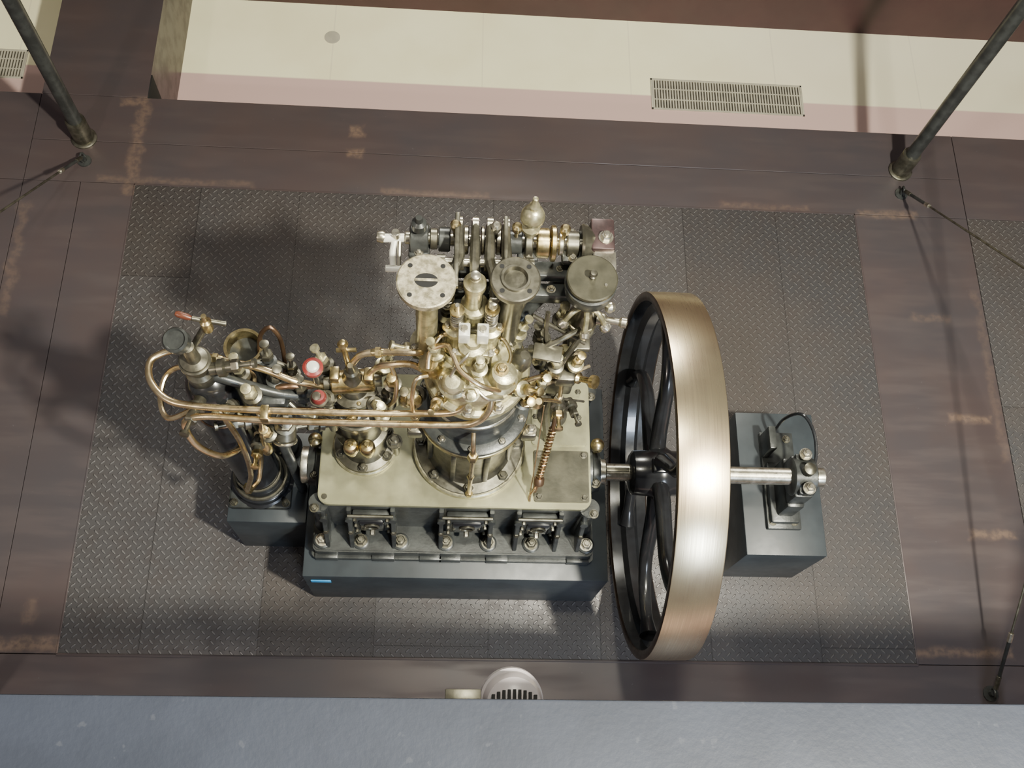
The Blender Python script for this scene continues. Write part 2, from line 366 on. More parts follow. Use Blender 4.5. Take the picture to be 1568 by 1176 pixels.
b.lathe([(.036,0),(.045,.006),(.045,1.17),(.05,1.18),(.05,1.26),(.044,1.265)],(.735,CY,CZ),'steel',(1,0,0),40)
b.lathe([(.062,0),(.066,.005),(.066,.035),(.062,.04)],(.80,CY,CZ),'steel',(1,0,0),32)
b.box((.84,CY-.012,CZ+.035),(.96,CY+.012,CZ+.052),'gun',.002)
b.done()
# ------------------------------------------------------------------ engine
E=empty('diesel_engine')
b=MB('crankcase',E)
b.prism(rrect(-.675,.815,1.150,2.06,.03),.60,.645,'iron');b.prism(rrect(-.66,.80,1.165,2.045,.03),.645,.735,'iron',.008)
b.prism(rrect(-.595,.728,1.305,1.985,.05),.73,1.125,'iron',.004)
for x in (-.595,-.05,.30,.73,.05,-.3): b.box((x-.06,1.145,.60),(x+.06,1.18,.66),'iron',.006)
BX=(-.611,-.413,-.209,.0265,.248,.473,.763)
for x in BX:
    b.lathe([(.045,0),(.045,.012),(.035,.018)],(x,1.222,.735),'iron');b.nut((x,1.222,.75),.027,'steel' if x in(BX[0],BX[-1]) else 'gun')
    b.nut((x,2.015,.735),.024,'gun')
for sx in (-.625,.765):
    for y in (1.4,1.62,1.85): b.nut((sx,y,.735),.022,'gun')
for x in (-.455,-.24,.0,.25,.385,.595,-.58,.715):
    M=Matrix(((0,0,1,x),(1,0,0,0),(0,1,0,0),(0,0,0,1)))
    b.prism([(1.185,.735),(1.31,.735),(1.31,1.11),(1.283,1.11)],-.011,.011,'iron',.003,M)
    b.hexn((x,1.285,1.03),.014,.02,'gun',(0,-1,.2));b.hexn((x,1.24,.89),.014,.02,'gun',(0,-1,.4));b.lathe([(.02,0),(.02,.02)],(x,1.27,1.03),'iron',(0,-1,.2),12)
for x0,x1 in ((-.44,-.255),(.025,.235),(.40,.58)):
    b.box((x0,1.262,.80),(x1,1.306,1.07),'iron',.012);b.box((x0+.03,1.250,.84),(x1-.03,1.27,1.02),'black',.012)
    b.cyl((x0-.02,1.262,1.093),(x1+.02,1.262,1.093),.009,'gun',12);b.hexn(((x0+x1)/2,1.255,.86),.014,.03,'steel',(0,-1,0))
    b.torus(((x0+x1)/2,1.245,.95),.035,.006,'gun',(0,1,0),20)
    for xx in (x0+.012,x1-.012):
        for zz in (.82,.93,1.04): b.hexn((xx,1.262,zz),.010,.014,'gun',(0,-1,0))
for x,y in ((-.60,1.325),(.735,1.325),(-.60,1.95),(.735,1.95)):
    b.lathe([(.06,0),(.05,.02),(.042,.06),(.042,.30),(.05,.34),(.05,.37)],(x,y,.735),'iron',seg=24);b.nut((x+(-.02 if x<0 else .02),y-.03,1.105),.018,'gun')
for sg,x in ((-1,-.60),(1,.728)):
    b.lathe([(.13,-.02),(.13,.03),(.11,.04),(.105,.075),(.08,.08)],(x,CY,CZ),'iron',(sg,0,0),36)
b.lathe([(.092,.06),(.095,.065),(.095,.11),(.088,.115),(.05,.115),(.05,.10),(0,.10)],(-.60,CY,CZ),'steel',(-1,0,0),36)
b.lathe([(.07,.06),(.075,.065),(.075,.085),(.055,.09)],(.728,CY,CZ),'steel',(1,0,0),36)
for x,y in ((-.635,1.63),(.775,1.64)):
    b.lathe([(.014,0),(.014,.06),(.03,.07),(.034,.08),(.034,.115),(.026,.125),(.01,.135),(0,.135)],(x,y,1.05),'brass',seg=20)
for x,y in ((.775,1.47),(-.635,1.48)): b.nut((x,y,1.05),.02,'gun')
b.done()
b=MB('crankcase_top_plate',E)
b.prism(rrect(-.603,.737,1.303,1.995,.055,8),1.122,1.156,'olive',.004)
b.prism(rrect(.452,.725,1.335,1.60,.012),1.156,1.170,'cover',.002)
for x,y in ((.475,1.36),(.70,1.36),(.475,1.578),(.70,1.578)): b.nut((x,y,1.17),.014,'gun',stud=False)
for x,y in ((.68,1.78),(.68,1.92),(.46,1.78),(.46,1.95)): b.nut((x,y,1.156),.016,'gun')
b.prism(rrect(.44,.72,1.63,1.975,.02),1.156,1.166,'olive',.002)
for x,y in ((-.57,1.34),(-.57,1.96)): b.lathe([(.014,0),(.014,.005)],(x,y,1.156),'gun',seg=12)
b.done()
cx,cy=.126,1.62
b=MB('cylinder_barrel',E)
b.lathe([(.275,0),(.279,.004),(.279,.03),(.272,.036)],(cx,cy,1.156),'head',seg=64)
b.lathe([(.270,.03),(.262,.04),(.215,.05),(.20,.08),(.195,.20),(.20,.40),(.215,.50),(.225,.545),(.25,.555)],(cx,cy,1.156),'gun',seg=64)
b.lathe([(.248,1.705),(.252,1.71),(.252,1.735),(.246,1.74)],(cx,cy,0),'brass',seg=64)
b.lathe([(.246,1.74),(.25,1.744),(.25,1.765),(.24,1.77),(.205,1.775),(.195,1.79),(.195,2.07),(.2,2.09),(.2,2.11)],(cx,cy,0),'iron',seg=64)
b.ring_nuts((cx,cy,1.19),.237,8,.026,'gun',a0=math.pi/2)
for i in range(8):
    a=math.pi/8+i*math.pi/4
    b.box((cx+.205*math.cos(a)-.013,cy+.205*math.sin(a)-.013,1.19),(cx+.205*math.cos(a)+.013,cy+.205*math.sin(a)+.013,1.70),'gun',.006,None)
b.ring_nuts((cx,cy,1.765),.225,10,.017,'steel',a0=.3)
for sg in (-1,1):
    for dy in (-.10,.06):
        b.box((cx+sg*.255-.035,cy+dy-.03,1.62),(cx+sg*.255+.035,cy+dy+.03,1.70),'gun',.012);b.nut((cx+sg*.262,cy+dy,1.70),.02,'steel')
for zz in (1.95,):
    b.lathe([(.196,zz),(.201,zz+.005),(.201,zz+.02),(.196,zz+.025)],(cx,cy,0),'steel',seg=64)
b.done()
b=MB('cylinder_head',E)
b.lathe([(.2,2.11),(.216,2.113),(.218,2.12),(.218,2.155),(.212,2.162),(.190,2.165),(.187,2.175),(.183,2.25),(.17,2.275),(.13,2.29),(0,2.30)],(cx,cy,0),'head',seg=64)
for i in range(10):
    a=.15+i*2*math.pi/10;x,y=cx+.198*math.cos(a),cy+.198*math.sin(a)
    b.cyl((x,y,2.155),(x,y,2.22),.014,'steel',12);b.nut((x,y,2.165),.021,'brass' if i%3==0 else 'steel')
b.lathe([(.062,0),(.062,.03),(.05,.04),(.045,.06),(.03,.075),(0,.08)],(.035,1.50,2.27),'head',(-.1,-.25,1),32)
for i in range(5):
    a=i*1.256+.4;b.nut((.035+.05*math.cos(a),1.50+.05*math.sin(a),2.30),.009,'steel')
b.lathe([(.07,0),(.07,.045),(.055,.06),(.05,.12),(.03,.13),(0,.13)],(.21,1.53,2.24),'head',(.15,-.1,1),32)
b.nut((.215,1.525,2.37),.022,'brass')
b.lathe([(.05,0),(.05,.06),(.04,.08),(.02,.085)],(-.045,1.58,2.24),'brass',(-.3,-.1,1),24)
b.lathe([(.045,0),(.045,.05),(.03,.08),(.02,.09)],(.285,1.61,2.24),'gun',(.3,0,1),24)
for x,y,z,r,m in ((.035,1.66,2.46,.036,'head'),(.165,1.66,2.46,.036,'head'),(.10,1.60,2.44,.045,'head'),(.10,1.70,2.58,.042,'head'),(.0,1.74,2.42,.04,'gun'),(.19,1.75,2.42,.04,'gun')):
    b.lathe([(r*1.5,2.27),(r*1.5,2.31),(r,2.32),(r,z-.03),(r*1.25,z-.025),(r*1.25,z),(r*.7,z+.008),(r*.6,z+.03),(0,z+.032)],(x,y,0),m,seg=24)
    for k in range(4):
        a=.78+k*1.571;b.nut((x+r*1.25*math.cos(a),y+r*1.25*math.sin(a),2.31),.009,'brass')
for x in (.065,.135):
    b.box((x-.022,1.585,2.47),(x+.022,1.64,2.545),'white',.005);b.cyl((x,1.61,2.54),(x,1.61,2.565),.012,'steel')
b.lathe([(.034,2.58),(.034,2.72),(.042,2.725),(.042,2.755),(.03,2.765),(.02,2.79),(0,2.79)],(.095,1.70,0),'head',seg=28)
for x,y,z0,z1 in ((.035,1.66,2.49,2.60),(.165,1.66,2.49,2.62),(.19,1.75,2.45,2.62),(.0,1.75,2.45,2.60)):
    n=60;b.tube([(x+.022*math.cos(i*.62),y+.022*math.sin(i*.62),z0+(z1-z0)*i/n) for i in range(n+1)],.0045,'steel',6,1)
    b.cyl((x,y,z0-.02),(x,y,z1+.05),.009,'steel',10);b.lathe([(.028,0),(.028,.01)],(x,y,z1),'brass',seg=16)
b.box((-.01,1.645,2.435),(.21,1.675,2.455),'gun',.005);b.box((.02,1.56,2.40),(.18,1.585,2.42),'head',.004)
for x in (0.0,.20): b.cyl((x,1.66,2.28),(x,1.66,2.49),.010,'steel',10);b.nut((x,1.66,2.455),.015,'brass')
for x in (.03,.17): b.cyl((x,1.572,2.28),(x,1.572,2.44),.008,'steel',10);b.nut((x,1.572,2.42),.012,'steel')
for p,a,k,m,t in (((.10,1.475,2.25),(0,-.5,1),.9,'head','head'),((-.02,1.46,2.2),(-.3,-.8,.8),.7,'brass','brass'),((.28,1.52,2.2),(.6,-.4,.8),.9,'head','brass'),((-.075,1.66,2.2),(-1,0,.5),.9,'gun','head'),
      ((.31,1.66,2.22),(1,0,.4),.9,'gun','brass'),((.13,1.545,2.29),(0,-.1,1),.9,'head','head'),((.10,1.76,2.3),(0,.2,1),1.1,'gun','head'),((-.03,1.60,2.29),(-.2,0,1),.9,'head','head'),((.27,1.70,2.28),(.3,.1,1),.9,'head','head')):
    b.valve(p,a,k,m,t)
b.tube([(.10,1.60,2.42),(.08,1.55,2.44),(.04,1.52,2.40),(.02,1.50,2.35)],.007,'steel',8);b.tube([(.165,1.66,2.40),(.22,1.63,2.42),(.25,1.58,2.38),(.23,1.54,2.34)],.008,'brass',8)
b.tube([(.035,1.66,2.38),(-.02,1.64,2.42),(-.05,1.60,2.38),(-.045,1.58,2.31)],.008,'copper',8);b.tube([(.12,1.47,2.30),(.17,1.44,2.27),(.23,1.46,2.23)],.006,'steel',8)
b.done()
b=MB('gas_port_stubs',E)
def stub(x,y,z0,z1,rt,rd,mat,kind,tm='gun'):
    b.lathe([(.068,z0),(.068,z0+.03),(rt+.006,z0+.035),(rt,z0+.06),(rt,z1-.05),(rt+.02,z1-.015),(rd*.9,z1-.0105)],(x,y,0),tm,seg=48,cap=False)
    b.lathe([(rd*.9,z1-.01),(rd,z1-.01),(rd+.002,z1),(rd+.002,z1+.02),(rd-.003,z1+.024)]+([(rd*.62,z1+.024),(rd*.6,z1+.034),(rd*.5,z1+.034),(rd*.45,z1+.012),(.0,z1+.012)] if kind else [(0,z1+.024)]),(x,y,0),mat,seg=48)
    for k in range(4):
        a=.5+k*1.571;b.nut((x+.055*math.cos(a),y+.055*math.sin(a),z0+.03),.013,'steel')
        a2=a+.3;px,py=x+rd*.78*math.cos(a2),y+rd*.78*math.sin(a2)
        b.lathe([(.009,0),(.009,.0015)],(px,py,z1+.024),'hole',seg=12)
stub(-.078,1.68,2.24,2.77,.042,.105,'disc',0,'head')
b.prism([(.036*math.cos(t)*1.15,.028*math.sin(t)) for t in [i*math.pi/12 for i in range(24)]],0,.002,'hole',0,Matrix.Translation((-.078,1.68,2.794)))
b.box((-.118,1.676,2.794),(-.038,1.686,2.7985),'disc',.001)
stub(.238,1.70,2.24,2.77,.042,.088,'gun',1)
b.done()
b=MB('camshaft_and_rockers',E)
CYs,CZs=1.96,2.60
b.cyl((-.17,CYs,CZs),(.60,CYs,CZs),.024,'steel',24)
def colr(x,w,r,m,seg=32): b.lathe([(r*.9,-w/2),(r,-w/2+.004),(r,w/2-.004),(r*.9,w/2)],(x,CYs,CZs),m,(1,0,0),seg)
for x,w,r,m in ((-.115,.07,.058,'iron'),(-.06,.03,.04,'gun'),(-.02,.045,.048,'iron'),(.035,.02,.062,'gun'),(.062,.02,.055,'steel'),(.095,.028,.07,'maroonmetal'),(.125,.016,.055,'steel'),(.15,.028,.066,'maroonmetal'),(.185,.02,.052,'steel'),(.21,.03,.06,'maroonmetal'),(.25,.05,.046,'iron'),(.30,.03,.062,'gun'),(.355,.05,.058,'brass'),(.395,.022,.07,'brass'),(.425,.02,.045,'steel'),(.47,.05,.05,'gun')): colr(x,w,r,m)
for x,ph in ((.095,.6),(.15,2.2),(.21,1.2)):
    b.lathe([(.032,-.014),(.032,.014)],(x,CYs+.055*math.cos(ph),CZs+.055*math.sin(ph)),'maroonmetal',(1,0,0),20)
for x in (-.115,.30,.47):
    b.tube([(x,CYs,CZs-.03),(x,CYs-.03,2.42),(x*.6+.05,1.84,2.28),(x*.4+.07,1.76,2.2)],.026,'iron',12)
    b.box((x-.04,CYs-.07,CZs-.045),(x+.04,CYs+.07,CZs-.01),'iron',.01)
    for s_ in (-.055,.055): b.nut((x,CYs+s_,CZs-.01),.014,'steel')
b.box((-.14,1.80,2.40),(.50,1.86,2.47),'iron',.012);b.box((-.10,1.86,2.47),(.48,1.93,2.52),'iron',.01);b.box((.02,1.76,2.2),(.20,1.83,2.42),'iron',.012)
for x in (-.07,.045,.13,.26,.40): b.nut((x,1.83,2.47),.014,'steel');b.nut((x+.03,1.895,2.52),.011,'gun')
for x,m in ((.02,'brass'),(.172,'steel'),(.25,'brass'),(.43,'brass')):
    b.lathe([(.008,.03),(.008,.085),(.018,.09),(.02,.115),(.012,.125),(0,.127)],(x,CYs,CZs),m,seg=14)
b.lathe([(.012,.05),(.012,.07),(.028,.08),(.028,.115),(.015,.125),(.012,.15),(0,.15)],(-.115,CYs,CZs),'iron',seg=20)
b.cyl((-.17,CYs,CZs),(-.255,CYs-.005,CZs),.017,'white',16);b.cyl((-.20,CYs,CZs),(-.205,CYs,CZs+.04),.016,'steel');b.lathe([(.02,0),(.024,.01),(.02,.03),(0,.034)],(-.245,CYs,CZs),'steel',(-1,0,0),16)
b.tube([(-.205,CYs,CZs),(-.215,1.91,2.58),(-.212,1.86,2.56)],.012,'white',10);b.tube([(-.19,CYs-.01,CZs),(-.19,1.88,2.57),(-.19,1.845,2.555)],.008,'steel',8)
b.cyl((-.24,1.85,2.555),(-.165,1.85,2.555),.014,'white',14);b.lathe([(.018,0),(.022,.008),(.018,.02),(0,.024)],(-.165,1.85,2.555),'steel',(1,0,0),16)
b.lathe([(.018,.04),(.018,.10),(.035,.105),(.035,.12),(.014,.125),(.014,.16),(.04,.17),(.045,.18),(.045,.20),(.036,.225),(.02,.238),(.014,.24),(.014,.26),(.02,.265),(.012,.28),(.01,.31),(0,.315)],(.30,CYs,CZs),'head',seg=28)
b.box((.535,CYs-.05,CZs-.02),(.625,CYs+.085,CZs+.06),'maroonmetal',.008);b.prism(rrect(.545,.63,CYs-.125,CYs-.045,.008),2.50,2.64,'steel',.004)
b.lathe([(.075,-.02),(.08,-.01),(.06,.03),(.03,.035)],(.52,CYs,CZs),'gun',(1,0,0),32);b.nut((.59,CYs,CZs+.06),.022,'steel')
b.cyl((-.03,1.83,2.66),(.30,1.83,2.66),.016,'steel',16)
for x in (-.03,.30): b.tube([(x,1.83,2.66),(x,1.80,2.5),(x*.8+.02,1.76,2.3)],.018,'gun',10);b.lathe([(.028,-.015),(.028,.015)],(x,1.83,2.66),'gun',(1,0,0),20)
def rocker(x0,x1,y1,z1,m='gun'):
    b.lathe([(.030,-.02),(.030,.02)],(x0,1.83,2.66),m,(1,0,0),20)
    b.tube([(x0,CYs+.02,2.69),(x0,1.90,2.685),(x0,1.83,2.68),(x1,1.76,2.68),(x1,y1,z1)],lambda u:.013+.008*math.sin(u*math.pi),m,10,5)
    b.lathe([(.026,-.011),(.026,.011)],(x0,CYs+.025,2.68),'steel',(1,0,0),20);b.lathe([(.018,-.03),(.018,.01),(.01,.014)],(x1,y1,z1),'steel',seg=14)
rocker(.035,.0,1.75,2.66);rocker(.095,.095,1.70,2.80,'gun');rocker(.15,.165,1.66,2.68);rocker(.21,.19,1.75,2.68,'gun')
b.box((.018,1.70,2.70),(.036,2.01,2.72),'gun',.003);b.box((.20,1.80,2.70),(.216,2.0,2.72),'gun',.003)
b.done()
gx,gy=.545,1.79
b=MB('governor',E)
b.lathe([(.075,1.156),(.075,1.18),(.05,1.20),(.042,1.30),(.042,1.34),(.03,1.36),(.018,1.37),(.018,1.62),(.045,1.64),(.06,1.68),(.062,1.74),(.05,1.80),(.03,1.83),(.018,1.85),(.018,2.0),(.035,2.02),(.05,2.04),(.05,2.09),(.03,2.12),(.02,2.14),(.02,2.25),(.05,2.27),(.06,2.30),(.06,2.33),(.04,2.37),(.035,2.44),(.05,2.46),(.05,2.48),(.028,2.50),(.03,2.51)],(gx,gy,0),'gun',seg=32)
b.lathe([(.03,2.49),(.075,2.52),(.092,2.55),(.095,2.60),(.10,2.605),(.10,2.62),(.085,2.625),(.085,2.632)],(gx-.01,gy,0),'iron',seg=40)
b.lathe([(.094,2.632),(.097,2.636),(.097,2.652),(.092,2.656),(0,2.656)],(gx-.01,gy,0),'cover',seg=48)
b.lathe([(.012,0),(.012,.01),(.006,.014),(.016,.03),(.012,.04),(0,.042)],(gx-.01,gy,2.656),'gun',seg=16);b.lathe([(.006,0),(.006,.004)],(gx+.04,gy-.03,2.656),'steel',seg=10)
b.lathe([(.052,2.28),(.064,2.29),(.064,2.31),(.052,2.32)],(gx,gy,0),'head',seg=32)
for a in (.2,2.3,-1.6,-.7,3.7):
    dx,dy=math.cos(a),math.sin(a)
    b.tube([(gx,gy,2.42),(gx+.06*dx,gy+.06*dy,2.43),(gx+.10*dx,gy+.10*dy,2.38)],.011,'head',10);b.lathe([(.0,-.024),(.018,-.016),(.024,0),(.018,.016),(0,.024)],(gx+.105*dx,gy+.105*dy,2.37),'steel',(dx,dy,-.3),16)
b.box((.40,1.64,1.98),(.50,1.72,2.02),'gun',.006);b.box((.345,1.60,2.29),(.46,1.67,2.305),'gun',.003,Matrix.Rotation(-.15,4,'Z'))
b.lathe([(.04,1.95),(.04,2.06),(.03,2.08),(.022,2.14),(.03,2.15),(.03,2.18),(.015,2.2),(0,2.2)],(.49,1.70,0),'head',seg=24)
b.lathe([(.03,1.98),(.032,2.05),(.02,2.07),(.014,2.12),(0,2.12)],(.36,1.58,0),'brass',seg=20)
b.tube([(.56,1.74,2.0),(.50,1.72,1.8),(.47,1.68,1.6),(.49,1.66,1.4),(.52,1.66,1.17)],.02,'gun',10)
b.cyl((.36,1.58,2.02),(.62,1.72,1.98),.008,'copper',8);b.cyl((.40,1.60,1.92),(.66,1.74,1.5),.006,'steel',8)
b.lathe([(.026,0),(.026,.03),(.014,.04),(.014,.09),(.03,.10),(.03,.12),(0,.125)],(.56,1.70,1.9),'brass',(.5,-.3,.4),20)
b.lathe([(.026,0),(.026,.03),(.014,.04),(.014,.09),(.022,.10),(.022,.12),(0,.125)],(.60,1.78,2.33),'steel',(1,-.2,.1),20)
b.tube([(.53,1.72,2.35),(.45,1.68,2.33),(.38,1.66,2.28),(.30,1.62,2.22)],.012,'gun',10);b.tube([(.53,1.70,2.2),(.47,1.66,2.2),(.40,1.69,2.3),(.39,1.74,2.45)],.01,'gun',8)
b.box((.44,1.66,1.78),(.56,1.75,1.95),'gun',.014);b.box((.46,1.60,2.02),(.54,1.66,2.10),'gun',.012)
for p,a,k,m,t in (((.45,1.64,2.12),(0,-.1,1),.9,'gun','head'),((.53,1.66,2.10),(.1,-.1,1),.9,'head','brass'),((.42,1.70,2.0),(-.6,0,1),.8,'gun','head'),((.50,1.64,1.80),(0,-1,.2),.9,'gun','brass'),((.57,1.70,1.62),(.3,-1,.3),.8,'gun','gun'),((.40,1.74,2.15),(-.2,0,1),1.,'gun','gun'),((.46,1.78,2.25),(0,0,1),1.,'gun','head')):
    b.valve(p,a,k,m,t)
b.cyl((.33,1.74,2.42),(.56,1.70,2.26),.009,'gun',10);b.cyl((.38,1.70,2.30),(.44,1.66,2.14),.008,'gun',10);b.tube([(.545,1.72,2.3),(.50,1.67,2.24),(.47,1.64,2.18)],.012,'gun',10)
b.box((.50,1.70,2.17),(.59,1.80,2.20),'gun',.006);b.torus((.545,1.79,2.22),.055,.008,'gun')
b.done()
ax,ay=-.386,1.604
b=MB('air_pump',E)
b.lathe([(.155,1.156),(.158,1.16),(.158,1.178),(.152,1.184)],(ax,ay,0),'head',seg=48)
b.lathe([(.15,1.184),(.148,1.20),(.112,1.21),(.105,1.24),(.105,1.42),(.125,1.43),(.125,1.455),(.10,1.465),(.098,1.70),(.125,1.71),(.13,1.72),(.13,1.75),(.12,1.755)],(ax,ay,0),'gun',seg=48)
b.lathe([(.12,1.755),(.122,1.76),(.122,1.79),(.10,1.80),(.085,1.84),(.08,1.90),(.095,1.905),(.095,1.93),(.06,1.94),(.05,1.98),(0,1.985)],(ax,ay,0),'gun',seg=40)
b.ring_nuts((ax,ay,1.205),.128,6,.020,'gun',a0=.5);b.ring_nuts((ax,ay,1.79),.107,8,.014,'steel',a0=.2);b.ring_nuts((ax,ay,1.93),.075,5,.010,'brass')
for x,y in ((ax-.035,ay-.115),(ax+.04,ay-.118)):
    b.lathe([(.02,1.45),(.02,1.50),(.033,1.505),(.036,1.52),(.036,1.56),(.028,1.575),(.012,1.58),(.01,1.60),(0,1.60)],(x,y-.02,0),'brass',seg=20)
b.nut((ax+.15,ay-.03,1.32),.03,'gun');b.cyl((ax+.15,ay-.03,1.16),(ax+.15,ay-.03,1.33),.02,'gun')
b.lathe([(.045,-.09),(.05,-.085),(.05,.085),(.045,.09)],(ax,ay,2.01),'brass',(1,.1,0),28);b.lathe([(.03,-.12),(.03,.12)],(ax,ay,2.01),'gun',(1,.1,0),20)
b.lathe([(.04,1.98),(.042,2.06),(.03,2.08),(.03,2.12),(.02,2.13),(.012,2.18),(0,2.18)],(ax,ay,0),'gun',seg=24)
b.box((ax-.09,ay-.03,2.03),(ax-.05,ay+.03,2.10),'brass',.008);b.box((ax+.05,ay-.03,2.03),(ax+.09,ay+.03,2.10),'brass',.008)
b.cyl((ax-.01,ay+.02,2.12),(ax-.02,ay+.03,2.32),.012,'brass',12);b.cyl((ax-.05,ay+.03,2.26),(ax+.03,ay+.03,2.27),.009,'brass',10);b.lathe([(.018,0),(.022,.01),(.012,.03),(0,.034)],(ax-.02,ay+.03,2.31),'brass',seg=14)
for dx,dy,m in ((-.13,.02,'gun'),(.14,-.02,'gun'),(.17,.03,'head'),(-.10,-.10,'gun'),(.12,-.09,'head')):
    b.lathe([(.02,1.70),(.024,1.80),(.036,1.81),(.036,1.86),(.02,1.87),(.016,1.93),(.026,1.94),(.02,1.96),(0,1.965)],(ax+dx,ay+dy,0),m,seg=18)
for p,a,k,m,t in (((ax-.09,ay-.06,1.95),(-.3,-.3,1),.9,'gun','gun'),((ax+.08,ay-.07,1.93),(.3,-.4,1),.9,'gun','head'),((ax-.10,ay+.05,1.98),(-.3,.2,1),1.,'gun','head'),((ax+.11,ay+.06,1.98),(.3,.1,1),1.,'head','head'),((ax,ay-.09,1.88),(0,-.7,1),.9,'gun','brass'),((ax-.13,ay-.04,1.60),(-1,-.3,.3),.9,'gun','gun')):
    b.valve(p,a,k,m,t)
b.done()
BT=empty('compressed_air_bottles')
b=MB('bottle_large',BT)
bx,by=-.974,1.588
b.lathe([(.17,.58),(.17,.60),(.155,.61),(.155,.655),(.15,.66),(.125,.665),(.118,.70),(.112,.72),(.112,1.95),(.10,2.01),(.07,2.05),(.04,2.065),(.04,2.09)],(bx,by,0),'black',seg=48)
b.box((bx-.165,by-.17,.58),(bx+.165,by+.17,.603),'iron',.02)
b.torus((bx,by,.665),.135,.012,'gun');b.torus((bx,by,1.72),.114,.007,'dcopper',(0.05,.2,1));b.torus((bx,by,.76),.118,.008,'gun')
for k in range(4):
    a=.785+k*1.571;b.nut((bx+.195*math.cos(a),by+.195*math.sin(a),.603),.017,'gun')
b.done()
b=MB('bottle_small',BT)
b.lathe([(.09,.58),(.09,.60),(.075,.61),(.075,1.86),(.082,1.87),(.082,1.93),(.078,1.95)],(-.865,1.772,0),'black',seg=40,cap=False)
b.lathe([(.068,1.88),(.071,1.955),(.084,1.955),(.086,1.945),(.086,1.93)],(-.865,1.772,0),'brass',seg=40,cap=False);b.lathe([(.069,1.89),(0,1.885)],(-.865,1.772,0),'iron',seg=40,cap=False)
b.tube([(-.80,1.74,1.9),(-.79,1.80,2.0),(-.745,1.82,2.05),(-.71,1.80,2.0),(-.70,1.76,1.9),(-.70,1.70,1.8)],.010,'dcopper')
b.done()
b=MB('valve_manifold',BT)
b.lathe([(.055,2.06),(.06,2.07),(.06,2.13),(.045,2.15),(.045,2.20),(.055,2.205),(.055,2.24),(.03,2.25),(.026,2.36),(0,2.37)],(-.99,1.585,0),'gun',seg=28)
b.lathe([(.058,2.20),(.064,2.205),(.064,2.225),(.058,2.23)],(-.99,1.585,0),'gun',seg=28)
b.lathe([(.045,0),(.05,.01),(.05,.05),(.042,.06),(.036,.05),(0,.05)],(-1.02,1.60,2.36),'iron',(-.1,-.2,1),28)
b.valve((-1.0,1.50,2.02),(-.2,-1,.3),1.,'gun','gun');b.valve((-.93,1.56,2.2),(1,.1,.2),1.,'gun','gun')
b.cyl((-.98,1.62,2.30),(-.90,1.63,2.47),.014,'gun',12);b.cyl((-.95,1.64,2.50),(-.83,1.64,2.46),.010,'gun',12);b.lathe([(.008,0),(.013,.015),(.013,.05),(.008,.06),(0,.062)],(-.95,1.64,2.50),'wood',(-1,.2,.25),14)
b.lathe([(.018,-.03),(.022,-.02),(.022,.03),(.012,.04),(.01,.07),(0,.07)],(-.90,1.63,2.46),'brass',(0,.1,1),16)
b.tube([(-.99,1.585,2.1),(-.90,1.57,2.08),(-.80,1.56,2.03),(-.68,1.55,1.98),(-.52,1.57,1.9)],.022,'iron',12)
for p,a,s_,m,t in (((-.79,1.53,1.98),(0,-.2,1),1.1,'gun','head'),((-.76,1.46,1.70),(0,-.2,1),1.,'gun','brass'),((-.70,1.50,1.72),(.2,-.3,1),1.2,'gun','gun'),((-.84,1.60,1.98),(-.1,.2,1),1.,'gun','head'),((-.72,1.60,1.95),(.2,0,1),1.,'iron','gun'),((-.60,1.56,1.90),(0,.1,1),1.,'iron','gun'),((-.80,1.50,1.80),(-1,-.3,.2),1.,'gun','gun'),((-.66,1.54,1.82),(1,-.2,.2),1.,'iron','head'),
   ((-.88,1.52,1.92),(-.3,-.6,.8),.9,'gun','head'),((-.74,1.66,1.98),(0,.2,1),1.,'iron','gun'),((-.64,1.62,1.95),(0,.3,1),.9,'gun','gun'),((-.82,1.48,1.62),(0,-1,.3),.9,'gun','brass'),((-.68,1.48,1.90),(.3,-.6,1),.9,'iron','gun')):
    b.valve(p,a,s_,m,t)
b.box((-.83,1.50,1.68),(-.66,1.58,1.98),'iron',.02);b.cyl((-.755,1.54,.58),(-.76,1.54,1.72),.026,'iron',16)
b.cyl((-.70,1.54,1.74),(-.70,1.46,1.66),.05,'gun',20);b.torus((-.70,1.452,1.655),.045,.008,'steel',(0,-.7,-.7))
for a in (0,1.2,2.4,3.6,4.8): b.nut((-.70+.03*math.cos(a),1.455,1.655+.03*math.sin(a)),.009,'steel',(0,-1,0))
b.tube([(-.86,1.60,2.0),(-.80,1.66,2.04),(-.70,1.67,2.02),(-.62,1.63,2.0)],.012,'gun',10);b.tube([(-.66,1.54,1.9),(-.60,1.50,1.86),(-.54,1.50,1.80),(-.50,1.53,1.72)],.013,'gun',10)
for p in ((-.53,1.58,2.17),(-.515,1.505,2.04)):
    b.lathe([(.012,-.16),(.012,0),(.036,.005),(.038,.02)],p,'gun',seg=20)
b.lathe([(.038,.02),(.041,.024),(.041,.04),(.030,.048),(.026,.042)],(-.53,1.58,2.17),'red',seg=28);b.lathe([(.028,.040),(.022,.052),(0,.058)],(-.53,1.58,2.17),'white',seg=24)
b.lathe([(.03,.02),(.032,.03),(.025,.05),(0,.054)],(-.515,1.505,2.04),'red',seg=24)
b.tube([(-.53,1.58,2.05),(-.56,1.58,2.0),(-.64,1.57,2.02),(-.70,1.57,2.0)],.013,'dcopper');b.tube([(-.515,1.505,1.9),(-.56,1.51,1.9),(-.66,1.53,1.86)],.012,'dcopper')
b.done()
b=MB('copper_pipework',E)
